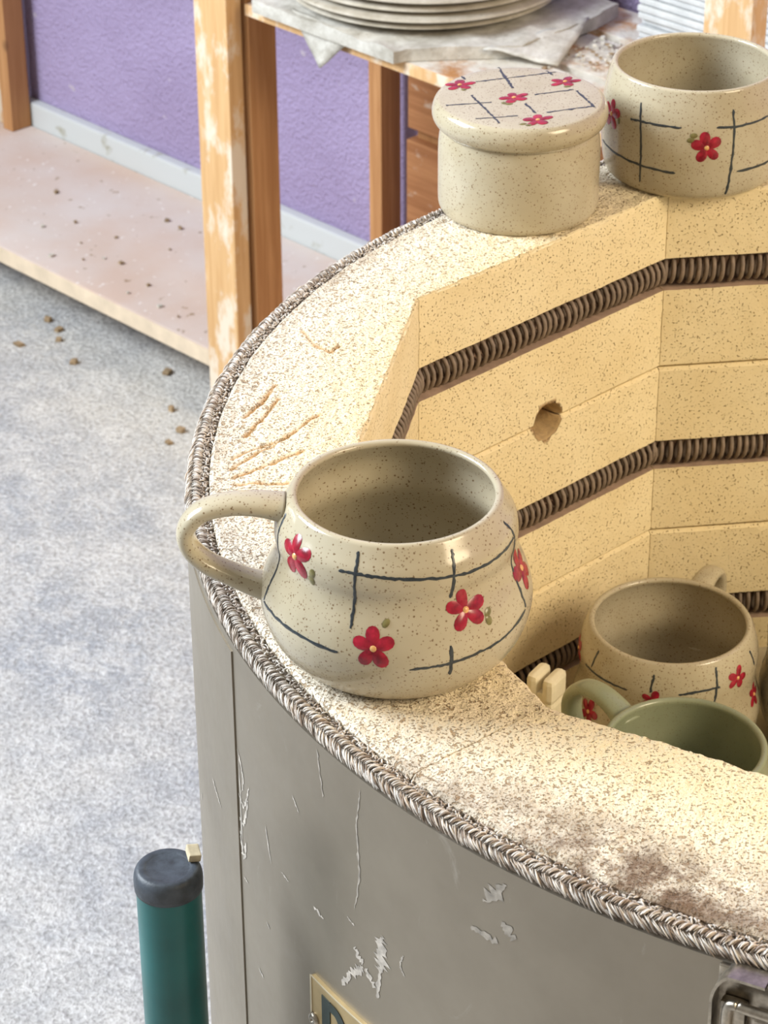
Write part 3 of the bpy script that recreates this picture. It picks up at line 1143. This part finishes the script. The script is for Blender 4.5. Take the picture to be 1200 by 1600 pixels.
def handle(parent, ang, path, wa, wb, mat):
    """strap handle in the vertical plane at angle ang; path in (r, z)"""
    q = cr(path, 7)
    ca, sa = math.cos(ang), math.sin(ang)
    P = np.stack([q[:, 0] * ca, q[:, 0] * sa, q[:, 1]], 1)
    side = np.array([-sa, ca, 0])
    tg = np.gradient(P, axis=0)
    tg /= np.linalg.norm(tg, axis=1)[:, None]
    b = np.cross(tg, side)
    b /= np.linalg.norm(b, axis=1)[:, None]
    n = len(P)
    t = np.linspace(-1, 1, n)
    k = 1 + 0.35 * np.abs(t) ** 4
    sd = 20
    ph = np.arange(sd) / sd * 2 * PI
    cx_, sx_ = np.cos(ph), np.sin(ph)
    cx_ = np.sign(cx_) * np.abs(cx_) ** 0.85
    sx_ = np.sign(sx_) * np.abs(sx_) ** 0.85
    v = P[:, None] + k[:, None, None] * (wa * cx_[None, :, None] * side[None, None] + wb * sx_[None, :, None] * b[:, None])
    f = grid_faces(n, sd, False, True).tolist() + [list(range(sd))[::-1], [(n - 1) * sd + i for i in range(sd)]]
    return link('handle', mesh_from('handle', v.reshape(-1, 3), f, mat, True), parent)


def pot(name, label, cat, loc, outer, wall, mat, floor_t=0.005, group=None, body='body', wob=0.0):
    t = thing(name, label, cat, loc, group)
    oc = cr(outer)
    rim_r, rim_z = oc[-1]
    z0 = oc[0, 1]
    # rounded lip then inner wall
    inner = []
    lip = [(rim_r - wall * 0.15, rim_z + wall * 0.22), (rim_r - wall * 0.5, rim_z + wall * 0.34), (rim_r - wall * 0.85, rim_z + wall * 0.20), (rim_r - wall, rim_z - wall * 0.1)]
    zi = np.linspace(rim_z - wall * 0.5, floor_t + 0.004, 22)
    for z in zi:
        inner.append((np.interp(z, oc[:, 1], oc[:, 0]) - wall * (1.0 + 0.0 * z), z))
    re = inner[-1][0]
    inner += [(re * 0.93, floor_t + 0.0015), (re * 0.8, floor_t + 0.0004), (re * 0.5, floor_t)]
    prof = [(oc[0, 0] * 0.55, z0 + 0.0012), (oc[0, 0] * 0.9, z0 + 0.0010), (oc[0, 0] * 0.94, z0)] + [tuple(q) for q in oc] + lip + inner
    v, f = lathe(prof, 128, wob)
    link(body, mesh_from(body, v, f, mat, True), t)
    return t


def fix_normals(o):
    b_ = bmesh.new()
    b_.from_mesh(o.data)
    bmesh.ops.recalc_face_normals(b_, faces=b_.faces)
    b_.to_mesh(o.data)
    b_.free()


MUG = [(.0365, 0), (.0415, .0025), (.0475, .0095), (.0513, .0185), (.0523, .027), (.0502, .0355), (.0468, .0430), (.0456, .0480), (.0463, .0530), (.0456, .0590), (.0428, .0640), (.0405, .068)]
BOWL = [(.0435, 0), (.0462, .003), (.0480, .012), (.0487, .026), (.0482, .038), (.0470, .047), (.0455, .0535), (.0440, .059)]
MUGA = [(.0370, 0), (.0420, .003), (.0475, .012), (.0503, .024), (.0505, .033), (.0480, .043), (.0472, .050), (.0478, .058), (.0478, .064), (.0468, .070), (.0452, .075), (.0437, .078)]
ZT = T + 0.0004

# --- the large mug on the near-left rim
mug = pot('mug', 'speckled potbellied mug on the kiln rim, handle to the left, painted red flowers', 'mug', (-0.2523, -0.1902, ZT), MUG, 0.0034, M_GLAZE)
handle(mug, math.radians(-170), [(.0425, .0622), (.052, .0640), (.063, .0640), (.0735, .0608), (.0795, .0535), (.0785, .0455), (.0725, .0385), (.0640, .0335), (.0560, .0295), (.0490, .0270)], 0.0062, 0.0036, M_GLAZE)
SM = Surf(MUG)
for L in [[(-108.4, 58.9), (-97.2, 59.0), (-86.7, 58.7), (-72.1, 58.0), (-56.9, 56.8), (-43.3, 56.1), (-25.6, 56.1), (-9.2, 56.8)],
          [(-100.2, 66.3), (-100.0, 58.4), (-100.6, 45.6), (-101.0, 37.5)], [(-52.1, 65.6), (-53.5, 59.2), (-55.2, 47.3)],
          [(-12.0, 64.3), (-8.3, 56.7), (-10.5, 47.2), (-12.4, 37.5), (-11.8, 28.6)],
          [(-75.8, 22.9), (-67.9, 23.2), (-59.8, 23.3), (-44.8, 24.1), (-29.9, 25.1), (-12.7, 28.0)], [(-58.3, 30.7), (-58.3, 17.5)],
          [(-157.5, 65.0), (-154.7, 57.9), (-154.9, 48.2), (-154.5, 37.6), (-155.7, 29.1)], [(-155.4, 28.6), (-142.0, 29.0), (-124.0, 28.8), (-105.5, 27.6)]]:
    paint_line(SM, L, mug, 0.00060)
for (a, z, R, ro, lf) in [(-135.2, 56.6, .0092, 0.05, [(.0098, -.003), (.0092, -.0062)]), (-48.7, 41.5, .0088, -0.1, [(.0090, -.0042), (.0085, -.0072)]), (-90.6, 31.5, .0085, 0.0, [(.0045, .0098)]), (-2.4, 40.4, .0090, 0.3, None)]:
    paint_flower(SM.local(math.radians(a), z / 1000), mug, R, ro, 1.0, lf)

# --- bowl at the top right
bowl = pot('bowl', 'deep open handleless bowl with grid lines and red flowers on the back rim', 'bowl', (-0.1677, 0.2932, ZT), BOWL, 0.0032, M_GLAZE)
SB = Surf(BOWL)
for L in [[(-123.5, 50.5), (-119.9, 27.6), (-120.5, 6.9)], [(-129.8, 40.4), (-117.5, 41.0), (-94.2, 41.4)], [(-163.1, 18.3), (-136.6, 17.6), (-115.5, 16.8), (-96.5, 16.0)],
          [(-61.3, 50.3), (-61.0, 30.6), (-62.1, 14.4), (-63.0, 2.7)], [(-72.4, 41.6), (-55.1, 41.2), (-33.2, 41.9)], [(-57.6, 16.0), (-29.6, 15.7), (-3.6, 16.1)],
          [(30, 45), (32, 10)], [(80, 50), (78, 8)], [(60, 40), (110, 41)], [(20, 18), (90, 17)]]:
    paint_line(SB, L, bowl, 0.00062)
for (a, z, R, ro, lf) in [(-149.4, 37.8, .0085, 0.0, [(.0075, -.0015)]), (-78.2, 31.1, .0088, 0.15, [(-.0085, .004), (-.007, .0065)]), (-20, 28, .008, .4, None), (60, 28, .008, .8, None)]:
    paint_flower(SB.local(math.radians(a), z / 1000), bowl, R, ro, 1.0, lf)

# --- lidded jar
JAR = [(.0405, 0), (.0414, .0015), (.0420, .005), (.0421, .020), (.0420, .034), (.0412, .0415), (.0404, .0450)]
jar = pot('jar', 'speckled round lidded jar whose flat lid is painted with five flowers', 'jar', (-0.2537, 0.2307, ZT), JAR, 0.0036, M_GLAZE)
LID = [(.020, .0455), (.0400, .0455), (.0418, .0460), (.0440, .0478), (.0453, .0508), (.0453, .0540), (.0442, .0572), (.0426, .0588), (.0412, .0592)]
pr = np.vstack([cr(LID, 5), [[.030, .0592], [.012, .0592]]])
v, f = lathe(pr, 128)
lid = link('lid', mesh_from('lid', v, f, M_GLAZE, True), jar)
LIDZ = .0592


def lid_loc(x0, y0):
    # pictured flowers face the viewer of the lid
    return lambda a, b, off: (x0 + a * 0.985 - b * -0.16 * 1.0, y0 + a * 0.16 + b * 0.985, LIDZ + off)


for L in [[(-25.2, 18.1), (14.5, 37.7)], [(-16.0, 40.0), (-5.4, 12.0)], [(-36.2, -16.3), (-13.8, -8.7)], [(-25.1, -0.7), (-6.2, -35.9)], [(-19.0, -31.8), (1.5, -24.6)], [(3.5, -7.9), (10.4, -19.8)], [(6.7, 4.9), (25.9, 14.8)], [(15.5, -18.2), (38.5, -6.0)], [(27.7, 13.3), (39.0, -7.8)], [(9.6, 38.7), (12.9, 33.7)], [(-33.7, 24.6), (-31.2, 20.6)]]:
    (x0, y0), (x1, y1) = np.array(L) / 1000
    d = np.array([x1 - x0, y1 - y0])
    ln = np.linalg.norm(d)
    d /= ln
    nn = np.array([-d[1], d[0]])
    n = max(6, int(ln / 0.0016))
    vs = []
    for i in range(n + 1):
        w = 0.00062 * (1 + 0.3 * rng.normal())
        c0 = np.array([x0, y0]) + d * ln * i / n + nn * 0.00018 * rng.normal()
        for sg in (-1, 0, 1):
            p = c0 + nn * sg * w
            vs.append((p[0], p[1], LIDZ + (0.00022 if sg == 0 else 0.00004)))
    link('painted_line', mesh_from('painted_line', vs, grid_faces(n + 1, 3)[:, ::-1].tolist(), M_LINE, True), lid)
for (x, y), ro, lf in [((-33.0, 12.2), .2, [(.004, -.0065)]), ((-3.2, -1.0), .5, [(-.003, -.0075), (.000, -.009)]), ((20.5, 24.8), -.1, [(.003, -.007)]), ((12.2, -28.8), .3, [(-.006, -.0055), (-.0025, -.0068)]), ((30.0, -22.0), .7, None)][:4]:
    paint_flower(lid_loc(x / 1000, y / 1000), lid, 0.0080, ro, 1.0, lf)

# --- inside the chamber: shelf, prop and three pieces of ware
ZK = T - 0.280
v, f = lathe([(0.05, ZF + .0003 - ZF), (0.262, .0003), (0.2640, .0025), (0.2640, .0135), (0.262, .0150), (0.10, .0150)], 96)
ks = link('kiln_shelf', mesh_from('kiln_shelf', v, f, M_KSHELF, False), None, (KO[0], KO[1], ZF))
tag(ks, 'round pale kiln shelf carrying the mugs inside the kiln', 'shelf')
ZS = ZK + 0.0004

mugA = pot('mug', 'speckled cream mug inside the kiln, handle pointing to the back wall', 'mug', (-0.1588, 0.153, ZS), MUGA, 0.0036, M_GLAZE)
handle(mugA, math.radians(74), [(.0455, .0690), (.0560, .0715), (.0670, .0705), (.0760, .0655), (.0800, .0560), (.0770, .0455), (.0690, .0375), (.0590, .0315), (.0480, .0280)], 0.0058, 0.0036, M_GLAZE)
SA = Surf(MUGA)
for L in [[(-141.2, 74.7), (-144.6, 63.3)], [(-152.6, 61.2), (-134.6, 61.6), (-112.9, 61.9)], [(-96.4, 73.8), (-97.8, 63.7)], [(-80.2, 63.5), (-65.8, 64.6), (-52.3, 64.5)], [(-54.3, 75.8), (-54.6, 67.4), (-55.7, 55.2)], [(-20, 74), (-16, 64)], [(-150, 30), (-120, 29)], [(-90, 52), (-92, 30)]]:
    paint_line(SA, L, mugA)
for (a, z, R) in [(-171.0, 61.6, .008), (-37.4, 65.2, .0072), (-12.6, 43.2, .0072), (-95.6, 58.5, .0066), (-142.5, 36.4, .008)]:
    paint_flower(SA.local(math.radians(a), z / 1000), mugA, R)

CUP = [(.0350, 0), (.0385, .003), (.0405, .012), (.0415, .030), (.0420, .050), (.0418, .070), (.0412, .082), (.0405, .090)]
mugB = pot('mug', 'sage green mug inside the kiln half hidden behind the near brick rim', 'mug', (-0.1438, 0.0250, ZS), CUP, 0.0036, M_GLAZE_B)
handle(mugB, math.radians(138), [(.0390, .0810), (.0480, .0860), (.0600, .0885), (.0720, .0860), (.0800, .0770), (.0805, .0650), (.0740, .0520), (.0620, .0410), (.0500, .0340), (.0410, .0300)], 0.0060, 0.0038, M_GLAZE_B)

mugC = pot('pot', 'rounded speckled pot with red flowers inside the kiln at the picture edge', 'pot', (-0.0590, 0.1765, ZS), MUGA, 0.0036, M_GLAZE)
for L in [[(178.5, 64.1), (-177.8, 54.2), (-170.0, 45.2)], [(176.0, 65.0), (172.5, 36.4)], [(-150, 70), (-152, 30)], [(-120, 60), (-60, 60)]]:
    paint_line(SA, L, mugC)
for (a, z, R) in [(176.7, 70.9, .008), (-135, 40, .008), (-80, 50, .008)]:
    paint_flower(SA.local(math.radians(a), z / 1000), mugC, R)

# castellated kiln prop
pv = MB()
px0 = 0.0082
for sx_ in (-1, 1):
    v, f = box(sx_ * (px0 + 0.0014) / 2, 0, 0.0575, px0 - 0.0014, 2 * px0, 0.0155, 0.0030)
    pv.add(v, f)
v, f = box(0, 0, 0.0255, 2 * px0, 2 * px0, 0.051, 0.0030)
pv.add(v, f)
v, f = box(0, 0, 0.0515, 2 * px0 - 0.004, 2 * px0 - 0.003, 0.008, 0.001)
pv.add(v, f)
prop = link('kiln_prop', pv.mesh('kiln_prop', [M_PROP], False), None, (-0.2205, 0.1145, ZS))
prop.rotation_euler = (0, 0, math.radians(-24))
tag(prop, 'cream notched kiln prop standing inside the kiln near the brick corner', 'kiln prop')

# ------------------------------------------------------------------ teal post beside the kiln
PX, PY = -0.3360, -0.2395
ZP = T - 0.080
post = thing('post', 'teal painted steel post with black cap beside the kiln jacket', 'post', (PX, PY, 0))
v, f = lathe([(0.004, 0.0), (.0130, 0), (.0130, ZP - 0.010), (.004, ZP - 0.010)], 48)
link('pole', mesh_from('pole', v, f, M_TEAL, True), post).data.set_sharp_from_angle(angle=math.radians(40))
v, f = lathe(np.vstack([[(0.004, ZP - 0.0105), (.0136, ZP - 0.0105)], cr([(.0137, ZP - 0.009), (.0137, ZP - 0.005), (.0131, ZP - 0.0025), (.0118, ZP - 0.001), (.0100, ZP - 0.0008), (.0085, ZP - 0.0012)], 4), [(0.003, ZP - 0.0012)]]), 48)
link('cap', mesh_from('cap', v, f, M_CAP, True), post)
v, f = box(0, 0, 0, 0.0050, 0.0070, 0.0035, 0.0005)
tb = link('bracket_tab', mesh_from('bracket_tab', v, f, M_TAB, False), post, (0.0088, 0.0075, ZP + 0.0012))
tb.rotation_euler = (0.12, 0.15, math.radians(25))

# ------------------------------------------------------------------ shelf unit along the wall
ZB = T - 0.650
rack = thing('shelf_unit', 'pine shelf rack with dusty boards along the purple wall', 'shelf', (*uw(-1.25, 0.75, 0)[:2], 0))
rack.rotation_euler = (0, 0, DEG_U)
uw_obj('shelf_board', -1.96, -0.56, 0.6255, 0.861, ZB - 0.018, ZB, [M_BOARD], rack, 0.0015)
# pale raw front edge of the lower board
uw_obj('edge_strip', -1.96, -0.56, 0.6235, 0.6255, ZB - 0.018, ZB - 0.0004, mat_simple('raw_edge', (0.68, 0.55, 0.40), 0.7, 0.12, 40), rack, 0.0006)
ZM = T - 0.2665
for (d0, d1, drop) in ((0.6255, 0.705, 0), (0.718, 0.790, 0.001), (0.800, 0.858, 0)):
    uw_obj('slat', -1.228 if d0 < .63 else -1.94, -0.56, d0, d1, ZM - 0.0115 - drop, ZM - drop, [M_SLAT], rack, 0.0010)
uw_obj('slat_edge', -1.228, -0.56, 0.6232, 0.6253, ZM - 0.0112, ZM - 0.0003, M_WOOD_P, rack, 0.0005)
# posts: a flat front board and an edge-on board behind it
for (u0, top) in ((-1.278, T + 0.55), (-0.678, T + 0.55), (-1.985, T + 0.55)):
    uw_obj('post', u0, u0 + 0.046, 0.6040, 0.6225, 0.0, top, M_WOOD_P, rack, 0.0012)
for u0 in (-1.246,):
    uw_obj('leg', u0, u0 + 0.019, 0.6262, 0.660, ZB + 0.0003, ZM - 0.0120, M_WOOD, rack, 0.0008)
uw_obj('cleat', -1.262, -1.229, 0.6262, 0.858, ZM - 0.016, ZM + 0.022, M_WOOD, rack, 0.0010)
for u0 in (-1.282, -1.913):
    uw_obj('leg', u0, u0 + 0.018, 0.832, 0.8600, ZB + 0.0003, ZM - 0.0130 if u0 > -1.5 else T + 0.4, M_WOOD, rack, 0.0008)
uw_obj('post', -1.960, -1.9155, 0.840, 0.8600, ZB + 0.0003, T + 0.4, M_WOOD_P, rack, 0.0010)
# two planks closing the lower back of the rack
uw_obj('plank', -1.232, -0.90, 0.838, 0.858, T - 0.452, ZM - 0.0160, M_WOOD_D, rack, 0.0015)
uw_obj('plank', -1.234, -0.90, 0.838, 0.858, ZB + 0.0003, T - 0.465, M_WOOD_D, rack, 0.0015)
uw_obj('rail', -1.228, -0.90, 0.848, 0.858, T - 0.4648, T - 0.4522, M_WOOD, rack, 0.0005)

# --- plaster-crusted cloth on the middle shelf, corners hanging over the edge
cl = MB()


def uwp(u, d, z):
    return tuple(uw(u, d, z))


zt = ZM + 0.0125
nu, nd = 60, 36
vs = []
for i in range(nu):
    for j in range(nd):
        fu, fd = i / (nu - 1), j / (nd - 1)
        d = 0.612 + fd * 0.225
        uleft = -1.205
        uright = -1.022 + np.interp(d, [0.612, 0.625, 0.70, 0.80, 0.84], [0.0, 0.004, 0.068, 0.068, 0.06])
        u = uleft + (uright - uleft) * fu
        vs.append((*uw(u, d, 0)[:2], zt))
vs = np.array(vs)
nz = vnoise(vs, 40, 21) * 0.0022 + vnoise(vs, 130, 22) * 0.0012
top = vs.copy()
top[:, 2] += nz
bot = vs.copy()
bot[:, 2] = ZM + 0.0006
N = nu * nd
V = np.vstack([top, bot])
F = grid_faces(nu, nd)
faces = F[:, ::-1].tolist() + (F + N).tolist()
ring = [i * nd for i in range(nu)] + [(nu - 1) * nd + j for j in range(1, nd)] + [i * nd + nd - 1 for i in range(nu - 2, -1, -1)] + [j for j in range(nd - 2, 0, -1)]
for a, b in zip(ring, ring[1:] + ring[:1]):
    faces.append([a, b, b + N, a + N])
cloth = link('plaster_cloth', mesh_from('plaster_cloth', V, faces, M_PLASTER, True))
cloth.data.set_sharp_from_angle(angle=math.radians(45))
tag(cloth, 'stiff white plaster-crusted cloth under the round slabs on the middle shelf', 'cloth')


def flap(corners, thick_dir, thick, name='hanging_corner'):
    """thin sagging triangle of cloth"""
    A, B, C = [np.array(c_) for c_ in corners]
    n = 12
    idx = {}
    v = []
    for i in range(n + 1):
        for j in range(n + 1 - i):
            p = A + (B - A) * i / n + (C - A) * j / n
            idx[(i, j)] = len(v)
            v.append(p)
    v = np.array(v)
    td = np.array(thick_dir)
    v = v + td * (vnoise(v, 60, 31) * 0.0025)[:, None]
    fs = []
    for i in range(n):
        for j in range(n - i):
            fs.append((idx[(i, j)], idx[(i + 1, j)], idx[(i, j + 1)]))
            if j < n - i - 1:
                fs.append((idx[(i + 1, j)], idx[(i + 1, j + 1)], idx[(i, j + 1)]))
    N_ = len(v)
    v2 = np.vstack([v, v - td * thick])
    allf = fs + [tuple(q + N_ for q in f_[::-1]) for f_ in fs]
    bd_ = [idx[(i, 0)] for i in range(n + 1)] + [idx[(n - j, j)] for j in range(1, n + 1)] + [idx[(0, j)] for j in range(n - 1, 0, -1)]
    for a, b in zip(bd_, bd_[1:] + bd_[:1]):
        allf.append((a, b, b + N_, a + N_))
    o_ = link(name, mesh_from(name, v2, allf, M_PLASTER, True), cloth)
    fix_normals(o_)
    return o_


flap([uw(-1.160, 0.6195, zt + 0.0004), uw(-1.072, 0.6195, zt + 0.0004), uw(-1.118, 0.6120, ZM - 0.030)], -W, 0.0022)
flap([uw(-0.972, 0.672, zt), uw(-0.955, 0.790, zt), uw(-0.915, 0.705, ZM + 0.0030)], (0, 0, 1), 0.0015)

# --- stack of round plaster slabs on the cloth
zc = zt + 0.0045
DC = uw(-1.112, 0.741, 0)
lab = ['lowest round white plaster slab of the stack on the cloth', 'second lowest round white plaster slab in the stack on the cloth',
       'third round white plaster slab up in the stack on the cloth', 'round white plaster slab fourth up in the stack on the cloth']
for i, (r, h, dx, dy) in enumerate(((0.126, 0.0065, 0, 0), (0.131, 0.0080, 0.001, -0.001), (0.128, 0.0075, -0.001, 0.001), (0.130, 0.009, 0.001, 0.0))):
    v, f = lathe([(0.03, 0), (r - 0.020, 0), (r - 0.018, h * .42), (r - 0.001, h * .56), (r, h * .65), (r - 0.001, h * .88), (r - 0.006, h), (0.03, h)], 96, 0.006, i)
    o = link('plaster_slab', mesh_from('plaster_slab', v, f, M_BAT, True), None, (DC[0] + dx, DC[1] + dy, zc))
    o.data.set_sharp_from_angle(angle=math.radians(50))
    tag(o, lab[i], 'slab', 'round plaster slabs on the cloth')
    zc += h + 0.0004

# --- stack of thin white slabs at the right end of the shelf
zc = ZM + 0.0008
tile_me = []
for j in range(4):
    v, f = box(0, 0, 0.0028, 0.20, 0.095, 0.0055, 0.0016)
    v = np.array(v)
    v += np.stack([vnoise(v, 30, 40 + j) * 0.0012, vnoise(v, 30, 50 + j) * 0.0012, v[:, 2] * 0], 1)
    tile_me.append(mesh_from('white_tile', v, f, M_TILE, False))
for i in range(26):
    c_ = uw(-0.772 + rng.normal(0, 0.0012), 0.806 + rng.normal(0, 0.0012), zc)
    o = link('white_tile', tile_me[i % 4], None, tuple(c_))
    o.rotation_euler = (0, 0, DEG_U + rng.normal(0, 0.008))
    tag(o, 'thin white tile in the tall stack at the right end of the middle shelf', 'tile', 'thin white tiles stacked on the middle shelf')
    zc += 0.0062


# --- crumbs
def crumbs(name, pts, mats, smin, smax, label):
    mb = MB()
    for (x, y, z) in pts:
        s = rng.uniform(smin, smax)
        v, f = box(0, 0, 0, s * rng.uniform(.7, 1.5), s * rng.uniform(.7, 1.3), s * rng.uniform(.4, .8))
        v = v * rng.uniform(.7, 1.2, v.shape)
        a = rng.uniform(0, PI)
        R_ = np.array([[math.cos(a), -math.sin(a), 0], [math.sin(a), math.cos(a), 0], [0, 0, 1]])
        v = v @ R_.T
        v[:, 2] -= v[:, 2].min()
        mb.add(v + np.array([x, y, z]), f, int(rng.integers(len(mats))))
    o_ = link(name, mb.mesh(name, mats, False), kind='stuff')
    tag(o_, label, 'debris')
    return o_


crumbs('clay_crumbs', [uw(rng.uniform(-1.75, -1.30), rng.uniform(.64, .80), ZB + 0.0006) for _ in range(24)], [M_CRUMB, M_CRUMB, M_CRUMB_W], .0015, .0055, 'scattered dry clay crumbs on the dusty lower shelf board')
crumbs('plaster_crumbs', [uw(rng.uniform(-0.935, -0.885), rng.choice([rng.uniform(.632, .70), rng.uniform(.722, .786)]), ZM + 0.0004) for _ in range(150)], [M_CRUMB_W, M_CRUMB_W, M_CRUMB], .0010, .0032, 'white plaster crumbs strewn over the middle shelf slats')
fp = [(-0.894, 1.453), (-0.878, 1.426), (-0.874, 1.406), (-0.843, 1.354), (-0.907, 1.389), (-0.735, 1.344), (-0.695, 1.226), (-0.703, 1.202), (-0.710, 1.266)]
crumbs('floor_crumbs', [(x + rng.normal(0, .004), y + rng.normal(0, .004), 0.0001) for x, y in fp], [M_CRUMB], .004, .0075, 'a few brown clay crumbs dropped on the concrete floor')

# consistent outward normals on every closed mesh
for o_ in list(SC.objects):
    if o_.type == 'MESH' and o_.name.split('.')[0] not in ('painted_line', 'painted_flower', 'plaster_smear', 'letter', 'braided_rope', 'brick'):
        if o_.data.users == 1:
            fix_normals(o_)
